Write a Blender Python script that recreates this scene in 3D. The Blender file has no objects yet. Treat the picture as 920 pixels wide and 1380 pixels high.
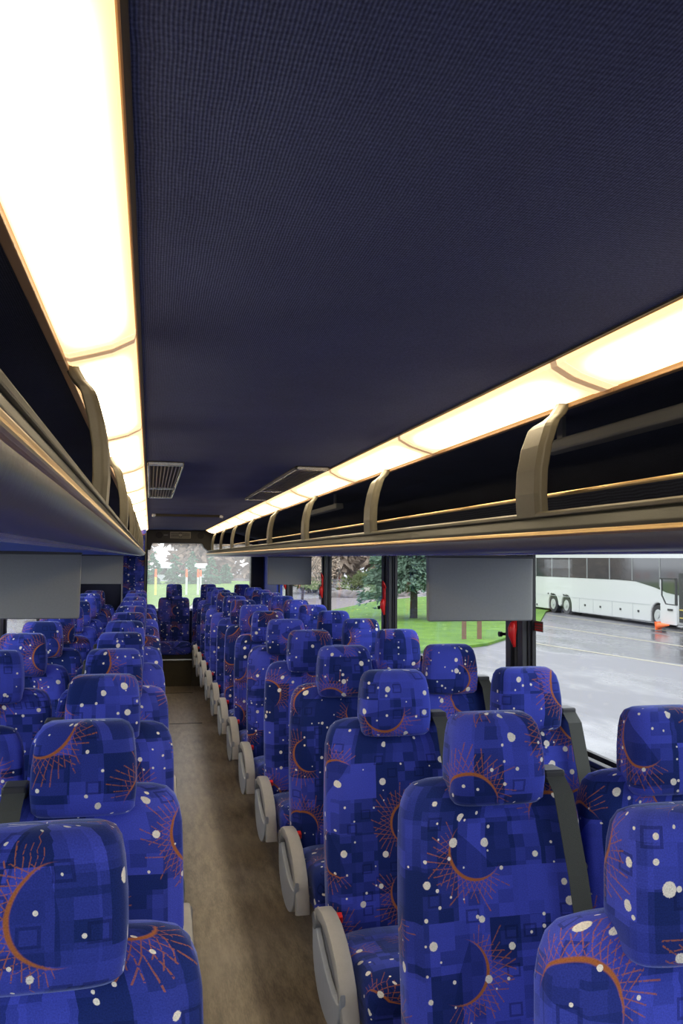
import bpy, bmesh, math, random
from mathutils import Vector, Matrix
random.seed(7)
S = bpy.context.scene
C = S.collection
PI = math.pi

# ------------------------------------------------------------ camera, sky, exposure
EYE = 1.70
W2C = [[0.97577304, -0.21861385, 0.00865807],
       [-0.02043953, -0.05168777, 0.99845411],
       [-0.21782838, -0.97444156, -0.0549039]]
cd = bpy.data.cameras.new('camera'); cam = bpy.data.objects.new('camera', cd); C.objects.link(cam)
cd.sensor_fit = 'VERTICAL'; cd.sensor_height = 36; cd.lens = 36 * 1150 / 1380
cd.clip_start = .02; cd.clip_end = 600
m = Matrix(W2C).transposed().to_4x4(); m.translation = (0, 0, EYE); cam.matrix_world = m
S.camera = cam
S.view_settings.view_transform = 'Standard'; S.view_settings.look = 'None'
S.view_settings.gamma = 1; S.view_settings.exposure = 0.48
S.view_settings.use_curve_mapping = False
S.cycles.use_denoising = True
S.cycles.max_bounces = 8; S.cycles.transparent_max_bounces = 12
S.cycles.caustics_reflective = False; S.cycles.caustics_refractive = False
S.cycles.sample_clamp_indirect = 6
SKY = 2.2
LAMP = 2.15
w = bpy.data.worlds.new('overcast_sky'); S.world = w; w.use_nodes = True
nt = w.node_tree; nt.nodes.clear()
tc = nt.nodes.new('ShaderNodeTexCoord'); sx = nt.nodes.new('ShaderNodeSeparateXYZ')
cr = nt.nodes.new('ShaderNodeValToRGB'); bg = nt.nodes.new('ShaderNodeBackground'); ow = nt.nodes.new('ShaderNodeOutputWorld')
cr.color_ramp.elements[0].position = 0.0; cr.color_ramp.elements[0].color = (.78, .82, .88, 1)
cr.color_ramp.elements[1].position = .8; cr.color_ramp.elements[1].color = (1, 1.02, 1.08, 1)
nt.links.new(tc.outputs['Generated'], sx.inputs[0]); nt.links.new(sx.outputs[2], cr.inputs[0])
nt.links.new(cr.outputs[0], bg.inputs[0]); bg.inputs[1].default_value = SKY
nt.links.new(bg.outputs[0], ow.inputs[0])

# ------------------------------------------------------------ node helpers
class G:
    def __init__(s, nt): s.nt = nt
    def n(s, t, **k):
        o = s.nt.nodes.new(t)
        for a, b in k.items(): setattr(o, a, b)
        return o
    def put(s, inp, v):
        if hasattr(v, 'links') or isinstance(v, bpy.types.NodeSocket): s.nt.links.new(v, inp)
        elif v is not None: inp.default_value = v
    def m(s, op, a, b=None, c=None):
        o = s.n('ShaderNodeMath', operation=op)
        s.put(o.inputs[0], a)
        if b is not None: s.put(o.inputs[1], b)
        if c is not None: s.put(o.inputs[2], c)
        return o.outputs[0]
    def v(s, op, a, b=None, scale=None):
        o = s.n('ShaderNodeVectorMath', operation=op)
        s.put(o.inputs[0], a)
        if b is not None: s.put(o.inputs[1], b)
        if scale is not None: s.put(o.inputs['Scale'], scale)
        return o.outputs['Value'] if op in ('LENGTH', 'DOT_PRODUCT', 'DISTANCE') else o.outputs[0]
    def xyz(s, a):
        o = s.n('ShaderNodeSeparateXYZ'); s.put(o.inputs[0], a); return o.outputs
    def comb(s, x, y, z=0.0):
        o = s.n('ShaderNodeCombineXYZ'); s.put(o.inputs[0], x); s.put(o.inputs[1], y); s.put(o.inputs[2], z); return o.outputs[0]
    def mix(s, f, a, b):
        o = s.n('ShaderNodeMix', data_type='RGBA'); s.put(o.inputs[0], f); s.put(o.inputs[6], a); s.put(o.inputs[7], b)
        return o.outputs[2]
    def white(s, a, dim='2D'):
        o = s.n('ShaderNodeTexWhiteNoise', noise_dimensions=dim); s.put(o.inputs['Vector'], a); return o.outputs
    def noise(s, a, sc, det=2.0, rough=.5):
        o = s.n('ShaderNodeTexNoise'); s.put(o.inputs['Vector'], a); o.inputs['Scale'].default_value = sc
        o.inputs['Detail'].default_value = det; o.inputs['Roughness'].default_value = rough; return o.outputs[0]
    def ss(s, x, lo, hi):
        o = s.n('ShaderNodeMapRange', interpolation_type='SMOOTHSTEP'); s.put(o.inputs[0], x)
        o.inputs[1].default_value = lo; o.inputs[2].default_value = hi; return o.outputs[0]
    def bump(s, h, strength, dist=.01):
        o = s.n('ShaderNodeBump'); o.inputs['Strength'].default_value = strength; o.inputs['Distance'].default_value = dist
        s.put(o.inputs['Height'], h); return o.outputs[0]

def newmat(name):
    m = bpy.data.materials.new(name); m.use_nodes = True
    return m, G(m.node_tree), m.node_tree.nodes['Principled BSDF']

def plain(name, col, rough=.5, metal=0., noise=.08, nscale=30, bump=0., spec=.5, bscale=None, coat=0.):
    """solid colour with slight procedural mottling"""
    m, g, b = newmat(name)
    tc = g.n('ShaderNodeTexCoord').outputs['Object']
    nz = g.noise(tc, nscale, 3)
    f = g.m('MULTIPLY_ADD', nz, 2 * noise, 1 - noise)
    g.put(b.inputs['Base Color'], g.v('SCALE', (col[0], col[1], col[2]), scale=f))
    b.inputs['Roughness'].default_value = rough; b.inputs['Metallic'].default_value = metal
    b.inputs['Specular IOR Level'].default_value = spec; b.inputs['Coat Weight'].default_value = coat
    if bump: g.put(b.inputs['Normal'], g.bump(g.noise(tc, bscale or nscale * 4, 2), bump))
    return m

def fabric_mat(name='starry_upholstery'):
    m, g, b = newmat(name)
    uv = g.n('ShaderNodeTexCoord').outputs['UV']
    rnd = g.n('ShaderNodeObjectInfo').outputs['Random']
    off = g.comb(g.m('MULTIPLY', rnd, 37.31), g.m('MULTIPLY', g.m('FRACT', g.m('MULTIPLY', rnd, 91.7)), 29.9))
    P = g.v('ADD', uv, off)
    # woven colour blocks of navy and royal blue
    wob = g.v('ADD', P, (0.013, .021, 0))
    n1 = g.white(g.v('FLOOR', g.v('MULTIPLY', P, (13, 9, 0))))[0]
    n2 = g.white(g.v('FLOOR', g.v('MULTIPLY', wob, (26, 33, 0))))[0]
    n3 = g.white(g.v('FLOOR', g.v('MULTIPLY', P, (6.1, 5.3, 0))))[0]
    blk = g.m('ADD', g.m('ADD', g.m('MULTIPLY', n1, .45), g.m('MULTIPLY', n2, .2)), g.m('MULTIPLY', n3, .35))
    col = g.mix(g.ss(blk, .30, .70), (.013, .028, .155, 1), (.064, .088, .55, 1))
    # small dark woven rectangles
    q = g.v('MULTIPLY', P, (21, 24, 0)); qc = g.white(g.v('FLOOR', q))[0]
    qf = g.v('ABSOLUTE', g.v('SUBTRACT', g.v('FRACTION', q), (.5, .5, 0)))
    qx = g.xyz(qf); mx = g.m('MAXIMUM', qx[0], qx[1])
    rim = g.m('MULTIPLY', g.m('LESS_THAN', mx, .36), g.m('GREATER_THAN', mx, .25))
    rim = g.m('MULTIPLY', rim, g.m('GREATER_THAN', qc, .86))
    col = g.mix(g.m('MULTIPLY', rim, .5), col, (.006, .012, .07, 1))
    # string-art crescents: an arc with crossing rays thrown outward
    arcs = None
    for s, o in ((.250, (0, 0, 0)),):
        Q = g.v('ADD', g.v('SCALE', P, scale=1 / s), o)
        # shift every other column for an irregular lay-out
        qx0 = g.xyz(Q); sh = g.m('MULTIPLY', g.m('FLOORED_MODULO', g.m('FLOOR', qx0[0]), 2.0), .43)
        Q = g.comb(qx0[0], g.m('ADD', qx0[1], sh))
        cell = g.v('FLOOR', Q); wn = g.white(cell); cc = g.xyz(wn[1])
        f = g.v('SUBTRACT', g.v('FRACTION', Q), (.5, .5, 0))
        fx = g.xyz(f)
        a0 = g.m('MULTIPLY', cc[2], 6.2832)
        # move the circle's centre away from the rays so they stay inside the cell
        cx = g.m('ADD', fx[0], g.m('MULTIPLY', g.m('COSINE', a0), .14))
        cy = g.m('ADD', fx[1], g.m('MULTIPLY', g.m('SINE', a0), .14))
        r = g.m('SQRT', g.m('ADD', g.m('MULTIPLY', cx, cx), g.m('MULTIPLY', cy, cy)))
        th = g.m('SUBTRACT', g.m('FLOORED_MODULO', g.m('ADD', g.m('SUBTRACT', g.m('ARCTAN2', cy, cx), a0), 3 * PI), 2 * PI), PI)
        ath = g.m('ABSOLUTE', th)
        r0 = .27
        w = g.m('MULTIPLY', g.m('SUBTRACT', 1.0, g.m('POWER', g.m('MULTIPLY', ath, 1 / 1.55), 2.0)), .017)
        arc = g.ss(g.m('SUBTRACT', w, g.m('ABSOLUTE', g.m('SUBTRACT', r, r0 + .012))), -.006, .008)
        dr = g.m('SUBTRACT', r, r0)
        lim = g.m('ADD', .10, g.m('MULTIPLY', g.m('SUBTRACT', 1.0, g.m('POWER', g.m('MULTIPLY', ath, 1 / 1.6), 2.0)), .19))
        rays = None
        rt = .17; beta0 = math.acos(rt / r0)
        beta = g.m('ARCCOSINE', g.m('MINIMUM', g.m('DIVIDE', rt, g.m('MAXIMUM', r, .01)), 1.0))
        for k in (1, -1):
            t = g.m('ADD', th, g.m('MULTIPLY', g.m('SUBTRACT', beta, beta0), k))
            tn = g.m('MULTIPLY', t, 42 / (2 * PI))
            fr = g.m('ABSOLUTE', g.m('SUBTRACT', g.m('FRACT', tn), .5))
            ln = g.m('MULTIPLY_ADD', g.white(g.comb(g.m('FLOOR', tn), g.m('ADD', g.m('MULTIPLY', cc[0], 9), k)))[0], .6, .42)
            tl = g.m('MULTIPLY_ADD', g.m('SUBTRACT', 1.0, g.m('POWER', g.m('MULTIPLY', g.m('ABSOLUTE', t), 1 / 1.5), 4.0)), .31, .0)
            line = g.m('MULTIPLY', g.m('LESS_THAN', fr, .08), g.m('LESS_THAN', dr, g.m('MULTIPLY', tl, ln)))
            line = g.m('MULTIPLY', line, g.m('LESS_THAN', g.m('ABSOLUTE', t), 1.4))
            rays = line if rays is None else g.m('MAXIMUM', rays, line)
        gate = g.m('GREATER_THAN', dr, 0.0)
        stitch = g.m('GREATER_THAN', g.noise(P, 260, 1), .40)
        rays = g.m('MULTIPLY', g.m('MULTIPLY', rays, gate), stitch)
        allm = g.m('MULTIPLY', g.m('MAXIMUM', arc, g.m('MULTIPLY', rays, .72)), g.m('GREATER_THAN', cc[0], .14))
        inside = g.m('MULTIPLY', g.m('MULTIPLY', g.m('LESS_THAN', r, r0), g.m('LESS_THAN', ath, 1.5)), g.m('GREATER_THAN', cc[0], .14))
        col = g.mix(g.m('MULTIPLY', inside, .55), col, (.008, .02, .12, 1))
        col = g.mix(allm, col, (.42, .14, .045, 1))
    # cream dots in two sizes
    for sc, rm, lo in ((14, .0115 * 14, .66), (30, .0050 * 30, .82)):
        v = g.n('ShaderNodeTexVoronoi', voronoi_dimensions='2D', feature='F1')
        wig = g.v('ADD', P, g.v('SCALE', g.v('SUBTRACT', g.n('ShaderNodeTexNoise').outputs[1], (.5, .5, .5)), scale=0.0))
        g.put(v.inputs['Vector'], P); v.inputs['Scale'].default_value = sc; v.inputs['Randomness'].default_value = .95
        cs = g.xyz(v.outputs['Color'])
        rr = g.m('MULTIPLY', g.m('ADD', .45, g.m('MULTIPLY', cs[1], .55)), rm)
        dist = g.m('ADD', v.outputs['Distance'], g.m('MULTIPLY', g.m('SUBTRACT', g.noise(P, 420, 1), .5), .05))
        dot = g.m('MULTIPLY', g.ss(g.m('SUBTRACT', rr, dist), -.006, .012), g.m('GREATER_THAN', cs[0], lo))
        col = g.mix(dot, col, (.90, .86, .74, 1))
    # nap
    nap = g.noise(P, 420, 3, .7)
    col = g.v('SCALE', col, scale=g.m('MULTIPLY_ADD', nap, 1.3, .38))
    g.put(b.inputs['Base Color'], col)
    b.inputs['Roughness'].default_value = .95; b.inputs['Specular IOR Level'].default_value = .15
    b.inputs['Sheen Weight'].default_value = .7; b.inputs['Sheen Roughness'].default_value = .35
    b.inputs['Sheen Tint'].default_value = (.45, .55, 1, 1)
    g.put(b.inputs['Normal'], g.bump(nap, .25, .002))
    return m

def ribbed_mat(name, col, col2, fx=290, rough=.95, bump=.35):
    """ribbed head-liner cloth: fine rows of loops"""
    m, g, b = newmat(name)
    P = g.n('ShaderNodeTexCoord').outputs['Object']; p = g.xyz(P)
    wob = g.m('MULTIPLY', g.noise(P, 9, 2), .006)
    rib = g.m('SINE', g.m('MULTIPLY', g.m('ADD', p[0], wob), fx * 2 * PI / 1.0))
    loop = g.m('SINE', g.m('MULTIPLY', p[1], 130 * 2 * PI / 1.0))
    h = g.m('MULTIPLY_ADD', g.m('ADD', rib, g.m('MULTIPLY', loop, .35)), .25, .5)
    big = g.noise(P, 3, 3)
    f = g.m('MULTIPLY', g.m('MULTIPLY_ADD', h, .6, .55), g.m('MULTIPLY_ADD', big, .5, .75))
    f = g.m('MULTIPLY', f, g.m('MULTIPLY_ADD', g.noise(P, 330, 2), 1.1, .45))
    c = g.mix(h, (*col, 1), (*col2, 1))
    g.put(b.inputs['Base Color'], g.v('SCALE', c, scale=f))
    b.inputs['Roughness'].default_value = rough; b.inputs['Specular IOR Level'].default_value = .1
    b.inputs['Sheen Weight'].default_value = .04
    g.put(b.inputs['Normal'], g.bump(h, bump, .002))
    return m

def floor_mat():
    m, g, b = newmat('aisle_vinyl')
    P = g.n('ShaderNodeTexCoord').outputs['Object']
    st = g.v('MULTIPLY', P, (9, 1.6, 1)); n1 = g.noise(st, 3.2, 6, .65); n2 = g.noise(g.v('MULTIPLY', P, (60, 9, 1)), 3, 4, .6)
    n3 = g.noise(P, 2.2, 3)
    f = g.m('ADD', g.m('MULTIPLY', n1, .6), g.m('MULTIPLY', n2, .4))
    c = g.mix(g.ss(f, .33, .68), (.11, .088, .062, 1), (.34, .275, .185, 1))
    c = g.mix(g.m('MULTIPLY', g.ss(n3, .4, .7), .5), c, (.27, .225, .165, 1))
    g.put(b.inputs['Base Color'], c)
    g.put(b.inputs['Roughness'], g.m('MULTIPLY_ADD', n2, .2, .24))
    b.inputs['Specular IOR Level'].default_value = .6
    g.put(b.inputs['Normal'], g.bump(f, .04, .004))
    return m

def asphalt_mat():
    m, g, b = newmat('wet_asphalt')
    P = g.n('ShaderNodeTexCoord').outputs['Object']
    n = g.noise(g.v('MULTIPLY', P, (1, .35, 1)), .35, 5, .6); fine = g.noise(P, 14, 4, .7)
    c = g.mix(g.ss(n, .38, .62), (.065, .065, .072, 1), (.10, .10, .11, 1))
    c = g.v('SCALE', c, scale=g.m('MULTIPLY_ADD', fine, .4, .8))
    g.put(b.inputs['Base Color'], c)
    g.put(b.inputs['Roughness'], g.m('MULTIPLY_ADD', g.ss(n, .40, .60), .32, .16))
    b.inputs['Specular IOR Level'].default_value = .4
    g.put(b.inputs['Normal'], g.bump(fine, .12, .01))
    return m

def grass_mat():
    m, g, b = newmat('lawn_grass')
    P = g.n('ShaderNodeTexCoord').outputs['Object']
    n = g.noise(P, 1.2, 5, .6); f = g.noise(P, 22, 4, .7)
    t = g.m('ADD', g.m('MULTIPLY', n, .5), g.m('MULTIPLY', f, .5))
    g.put(b.inputs['Base Color'], g.mix(g.ss(t, .35, .65), (.045, .125, .004, 1), (.12, .25, .010, 1)))
    b.inputs['Roughness'].default_value = .9; g.put(b.inputs['Normal'], g.bump(f, .5, .03))
    return m

def foliage_mat(name, c1, c2):
    m, g, b = newmat(name)
    P = g.n('ShaderNodeTexCoord').outputs['Object']
    g.put(b.inputs['Base Color'], g.mix(g.noise(P, 3, 4, .7), (*c1, 1), (*c2, 1)))
    b.inputs['Roughness'].default_value = .85
    return m

def glass_mat(name, tint, refl=.9):
    m = bpy.data.materials.new(name); m.use_nodes = True; m.node_tree.nodes.clear(); g = G(m.node_tree)
    tr = g.n('ShaderNodeBsdfTransparent'); tr.inputs[0].default_value = (*tint, 1)
    gl = g.n('ShaderNodeBsdfGlossy'); gl.inputs['Roughness'].default_value = .01
    fr = g.n('ShaderNodeLayerWeight'); fr.inputs[0].default_value = .5
    mx = g.n('ShaderNodeMixShader'); g.put(mx.inputs[0], g.m('MULTIPLY', g.m('MULTIPLY_ADD', g.m('POWER', fr.outputs['Facing'], 5.0), .9, .03), refl))
    g.put(mx.inputs[1], tr.outputs[0]); g.put(mx.inputs[2], gl.outputs[0])
    o = g.n('ShaderNodeOutputMaterial'); g.put(o.inputs[0], mx.outputs[0])
    return m

def lamp_mat(name, col, strength):
    m, g, b = newmat(name)
    b.inputs['Base Color'].default_value = (.8, .72, .6, 1); b.inputs['Roughness'].default_value = .4
    P = g.n('ShaderNodeTexCoord').outputs['Object']
    b.inputs['Emission Color'].default_value = (*col, 1)
    g.put(b.inputs['Emission Strength'], g.m('MULTIPLY', g.m('MULTIPLY_ADD', g.noise(P, 6, 1), .1, .95), strength))
    return m

def lens_mat():
    # translucent cover over a fluorescent tube: brightest along the tube, warm and dimmer towards the cover's rims and the tube's ends
    m, g, b = newmat('lit_lens')
    b.inputs['Base Color'].default_value = (.8, .72, .6, 1); b.inputs['Roughness'].default_value = .35
    p = g.xyz(g.n('ShaderNodeTexCoord').outputs['Object'])
    ax = g.ss(g.m('ABSOLUTE', g.m('ADD', p[0], 0.0)), .062, .012); ay = g.ss(g.m('ABSOLUTE', p[1]), .50, .32)
    f = g.m('POWER', g.m('MULTIPLY', ax, ay), 1.6)
    g.put(b.inputs['Emission Color'], g.mix(f, (1.1, .72, .33, 1), (5.0 * LAMP, 4.1 * LAMP, 2.7 * LAMP, 1)))
    b.inputs['Emission Strength'].default_value = 1.0
    return m
def hazed_glass(name, amount):  # translucent veil mixed in to imitate bright haze over the rear view
    m = glass_mat(name, (.98, .98, .97), .4); g = G(m.node_tree)
    out = [n for n in m.node_tree.nodes if n.type == 'OUTPUT_MATERIAL'][0]; src = out.inputs[0].links[0].from_socket
    tl = g.n('ShaderNodeBsdfTranslucent'); tl.inputs[0].default_value = (1, .99, .95, 1)
    P = g.n('ShaderNodeTexCoord').outputs['Object']
    mx = g.n('ShaderNodeMixShader'); g.put(mx.inputs[0], g.m('MULTIPLY', g.m('MULTIPLY_ADD', g.noise(P, 4, 3), .4, .8), amount))
    g.put(mx.inputs[1], src); g.put(mx.inputs[2], tl.outputs[0]); g.put(out.inputs[0], mx.outputs[0])
    return m
M = dict(
    fabric=fabric_mat(),
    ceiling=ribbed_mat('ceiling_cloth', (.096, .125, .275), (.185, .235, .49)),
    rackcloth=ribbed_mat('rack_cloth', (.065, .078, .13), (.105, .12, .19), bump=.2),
    floor=floor_mat(), asphalt=asphalt_mat(), grass=grass_mat(),
    grey=plain('light_grey_plastic', (.36, .37, .37), .42, bump=.05, nscale=60),
    greyd=plain('mid_grey_plastic', (.20, .205, .21), .5),
    arm=plain('armrest_grey', (.40, .385, .34), .45, bump=.05, nscale=60),
    shell=plain('armrest_shell_grey', (.40, .43, .46), .4),
    screen=plain('screen_shell', (.27, .28, .26), .45, bump=.06, nscale=120),
    screendark=plain('screen_rim', (.05, .052, .055), .45),
    rack=plain('rack_grey_green', (.020, .023, .016), .5, bump=.04, nscale=80),
    rackpanel=plain('rack_panel_grey', (.135, .135, .16), .33, bump=.03),
    rackblue=plain('rack_underside_blue', (.10, .22, .75), .5),
    gold=plain('satin_bronze_trim', (.78, .54, .26), .34, metal=.85),
    alu=plain('satin_aluminium', (.62, .63, .62), .25, metal=.8),
    bracket=plain('tan_bracket', (.125, .113, .08), .42, bump=.04, nscale=90),
    charcoal=plain('charcoal_trim', (.030, .031, .033), .45),
    black=plain('black_rubber', (.012, .012, .013), .5),
    darkblue=plain('dark_blue_panel', (.012, .018, .055), .6),
    blue=plain('royal_blue_panel', (.035, .07, .42), .6),
    red=plain('red_plastic', (.72, .02, .015), .35),
    belt=plain('seat_belt_webbing', (.062, .068, .056), .7, bump=.3, nscale=200),
    glass=glass_mat('side_window_glass', (.97, .98, .98), .5),
    rglass=hazed_glass('rear_window_glass', .13),
    lens=lens_mat(),
    joint=lamp_mat('lens_joint', (1.0, .68, .36), .9),
    jointbar=lamp_mat('lens_joint_bar', (1.0, .6, .3), .28),
    lensrim=plain('lens_rim_tan', (.50, .30, .14), .45),
    ventdark=plain('vent_backing', (.05, .047, .04), .6),
    ventslat=plain('vent_slat', (.36, .34, .27), .4, metal=.4),
    rearhead=plain('rear_header_plastic', (.055, .055, .046), .5),
    kick=plain('kick_panel', (.050, .042, .022), .6, noise=.3, nscale=12),
    white=plain('white_bus_paint', (.60, .61, .61), .25, noise=.02, coat=.3),
    whiteline=plain('bus_panel_gap', (.42, .44, .45), .6),
    busglass=plain('dark_bus_glass', (.045, .045, .05), .06, spec=.9),
    tyre=plain('tyre_rubber', (.025, .025, .027), .8),
    rim=plain('alloy_wheel', (.55, .56, .57), .35, metal=.5),
    orange=plain('orange_plastic', (.85, .16, .04), .5),
    yellow=plain('yellow_paint', (.75, .6, .12), .6),
    paintline=plain('worn_line_paint', (.32, .30, .22), .7, noise=.3, nscale=9),
    path=plain('path_gravel', (.20, .175, .17), .9, noise=.2, nscale=4),
    bark=plain('tree_bark', (.10, .085, .075), .9, noise=.35, nscale=14, bump=.4),
    stake=plain('brown_timber', (.20, .115, .075), .85, noise=.3),
    rock=plain('boulder_rock', (.22, .20, .19), .9, noise=.4, nscale=3, bump=.4),
    spruce=foliage_mat('spruce_needles', (.07, .13, .085), (.20, .30, .22)),
    shrub=foliage_mat('shrub_leaves', (.05, .085, .02), (.17, .20, .07)),
    conifer=foliage_mat('conifer_needles', (.02, .12, .06), (.06, .22, .12)),
    bare=foliage_mat('hazed_bare_twigs', (.34, .26, .19), (.55, .44, .35)),  # twig colour paled to paint in the far wood's haze
    paleshed=plain('pale_siding', (.42, .45, .50), .7),
)

# ------------------------------------------------------------ object helpers
def link(o, parent=None):
    C.objects.link(o)
    if parent is not None: o.parent = parent
    return o
def tag(o, label=None, cat=None, group=None, kind=None):
    if label: o['label'] = label
    if cat: o['category'] = cat
    if group: o['group'] = group
    if kind: o['kind'] = kind
    return o
def empty(name, loc=(0, 0, 0), rz=0, **k):
    o = bpy.data.objects.new(name, None); o.location = loc; o.rotation_euler.z = rz; o.empty_display_size = .1
    C.objects.link(o); return tag(o, **k)
def uvbox(bm, uo=(0, 0)):
    uv = bm.loops.layers.uv.verify(); bm.normal_update()
    for f in bm.faces:
        n = f.normal
        for l in f.loops:
            c = l.vert.co
            if abs(n.x) > .75: u, v = c.x + (c.y if n.x < 0 else -c.y), c.z
            elif abs(n.z) > .75: u, v = c.x, c.z + c.y
            else: u, v = c.x, c.z
            l[uv].uv = (u + uo[0], v + uo[1])
def obj(name, bm, mat, parent=None, smooth=False, uv=False, bevel=0, seg=2, subsurf=0):
    bmesh.ops.recalc_face_normals(bm, faces=bm.faces)
    if uv: uvbox(bm)
    me = bpy.data.meshes.new(name)
    bm.to_mesh(me); bm.free()
    mats = mat if isinstance(mat, (list, tuple)) else [mat]
    for x in mats: me.materials.append(M[x])
    if smooth:
        me.shade_smooth()
    o = bpy.data.objects.new(name, me); link(o, parent)
    if bevel:
        b = o.modifiers.new('bevel', 'BEVEL'); b.width = bevel; b.segments = seg; b.limit_method = 'ANGLE'; b.angle_limit = .6
        b.harden_normals = False
    if subsurf:
        s = o.modifiers.new('sub', 'SUBSURF'); s.levels = subsurf; s.render_levels = subsurf
    return o
def struct(name, bm, mat, **k):
    o = obj(name, bm, mat, **k); o['kind'] = 'structure'; return o
def B(): return bmesh.new()
def box(bm, x0, x1, y0, y1, z0, z1, mi=0):
    v = [bm.verts.new(p) for p in ((x0, y0, z0), (x1, y0, z0), (x1, y1, z0), (x0, y1, z0), (x0, y0, z1), (x1, y0, z1), (x1, y1, z1), (x0, y1, z1))]
    for q in ((3, 2, 1, 0), (4, 5, 6, 7), (0, 1, 5, 4), (1, 2, 6, 5), (2, 3, 7, 6), (3, 0, 4, 7)):
        f = bm.faces.new([v[i] for i in q]); f.material_index = mi
    return v
def boxb(*a):
    bm = B(); box(bm, *a); return bm
def prism(bm, poly, axis, a0, a1, mi=0):
    """polygon in the two other axes (in xyz order) pulled along axis"""
    def P(p, a): l = list(p); l.insert(axis, a); return bm.verts.new(l)
    A = [P(p, a0) for p in poly]; Bv = [P(p, a1) for p in poly]; n = len(poly)
    fs = [bm.faces.new(A), bm.faces.new(Bv[::-1])]
    for i in range(n): fs.append(bm.faces.new((A[i], Bv[i], Bv[(i + 1) % n], A[(i + 1) % n])))
    for f in fs: f.material_index = mi
def rring(hw, hd, e, n=32):
    """rounded rectangle outline, e = corner exponent"""
    r = []
    for i in range(n):
        t = 2 * PI * i / n + PI / n; c, s = math.cos(t), math.sin(t)
        r.append((hw * math.copysign(abs(c) ** (2 / e), c), hd * math.copysign(abs(s) ** (2 / e), s)))
    return r
def loft(bm, secs, axis=2, n=32, warp=None):
    """secs: (pos, c1, c2, half1, half2, exponent); c1/c2 are the other two axes in xyz order.
    UVs follow the surface: u round the section (seam at the back or underside), v along the pull"""
    uvl = bm.loops.layers.uv.verify()
    sh = n // 4 if axis == 2 else -n // 4
    big = max(secs, key=lambda s_: s_[3] + s_[4]); ref = rring(big[3], big[4], big[5], n); ref = ref[sh:] + ref[:sh]
    U = [0.0]
    for i in range(n): a, b = ref[i], ref[(i + 1) % n]; U.append(U[-1] + math.hypot(a[0] - b[0], a[1] - b[1]))
    V = [0.0]; rings = []
    for A, D in zip(secs, secs[1:]): V.append(V[-1] + math.hypot(D[0] - A[0], ((D[3] - A[3]) + (D[4] - A[4])) / 2))
    for (p, c1, c2, h1, h2, e) in secs:
        R = []; rr = rring(h1, h2, e, n); rr = rr[sh:] + rr[:sh]
        for (a, b) in rr:
            l = [c1 + a, c2 + b]; l.insert(axis, p)
            if warp: l = warp(l)
            R.append(bm.verts.new(l))
        rings.append(R)
    def face(vs, uvs):
        f = bm.faces.new(vs)
        for l, q in zip(f.loops, uvs): l[uvl].uv = q
    for k, (A, D) in enumerate(zip(rings, rings[1:])):
        for i in range(n):
            face((A[i], A[(i + 1) % n], D[(i + 1) % n], D[i]), ((U[i], V[k]), (U[i + 1], V[k]), (U[i + 1], V[k + 1]), (U[i], V[k + 1])))
    for R, v0, s_ in ((rings[0], V[0], -1), (rings[-1], V[-1], 1)):
        c = bm.verts.new(sum((v.co for v in R), Vector()) / n); h = min(secs[0 if s_ < 0 else -1][3:5])
        for i in range(n):
            t = (R[i], R[(i + 1) % n], c); q = ((U[i], v0), (U[i + 1], v0), ((U[i] + U[i + 1]) / 2, v0 + s_ * h))
            face(t[::-1], q[::-1]) if s_ < 0 else face(t, q)
def tube(bm, pts, r, n=8, flat=None, mi=0):
    """round (or flat: (a,b) half sizes) bar along points"""
    pts = [Vector(p) for p in pts]; rings = []
    up = Vector((1, 0, 0)) if abs((pts[-1] - pts[0]).normalized().x) < .9 else Vector((0, 0, 1))
    for i, p in enumerate(pts):
        t = (pts[min(i + 1, len(pts) - 1)] - pts[max(i - 1, 0)]).normalized()
        s = (up - t * up.dot(t)).normalized(); q = t.cross(s)
        ri = r[i] if isinstance(r, (list, tuple)) else r
        R = []
        for k in range(n):
            a = 2 * PI * k / n + PI / n
            if flat:
                c, d = math.cos(a), math.sin(a)
                c = math.copysign(abs(c) ** .35, c); d = math.copysign(abs(d) ** .35, d)
                R.append(bm.verts.new(p + s * flat[0] * c + q * flat[1] * d))
            else: R.append(bm.verts.new(p + (s * math.cos(a) + q * math.sin(a)) * ri))
        rings.append(R)
    for A, D in zip(rings, rings[1:]):
        for i in range(n): f = bm.faces.new((A[i], A[(i + 1) % n], D[(i + 1) % n], D[i])); f.material_index = mi
    f = bm.faces.new(rings[0][::-1]); f.material_index = mi
    f = bm.faces.new(rings[-1]); f.material_index = mi
def cyl(bm, c, axis, r, h, n=24, mi=0, r2=None):
    c = Vector(c); r2 = r if r2 is None else r2
    A, D = [], []
    for i in range(n):
        a = 2 * PI * i / n
        for L, rr, o in ((A, r, -h / 2), (D, r2, h / 2)):
            l = [rr * math.cos(a), rr * math.sin(a)]; l.insert(axis, o); L.append(bm.verts.new(c + Vector(l)))
    fs = [bm.faces.new(A[::-1]), bm.faces.new(D)]
    for i in range(n): fs.append(bm.faces.new((A[i], A[(i + 1) % n], D[(i + 1) % n], D[i])))
    for f in fs: f.material_index = mi
def dup_tree(o, parent=None):
    c = o.copy(); C.objects.link(c)
    if parent is not None: c.parent = parent
    for ch in list(o.children): dup_tree(ch, c)
    return c

# ============================================================ the coach shell
XC = .35                                    # middle of the coach
def mx(x): return 2 * XC - x                # mirror right -> left
XL, XR = -.92, 1.62
Y0, Y1 = -1.6, 12.35
CZ = 2.078
PIL = [-.72, 1.42, 3.555, 5.67, 7.80, 9.97]

bm = boxb(XL, XR, Y0, Y1, -.06, 0); struct('floor', bm, 'floor')
bm = boxb(-.028, .728, Y0, Y1, CZ, CZ + .05); struct('ceiling', bm, 'ceiling')
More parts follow.
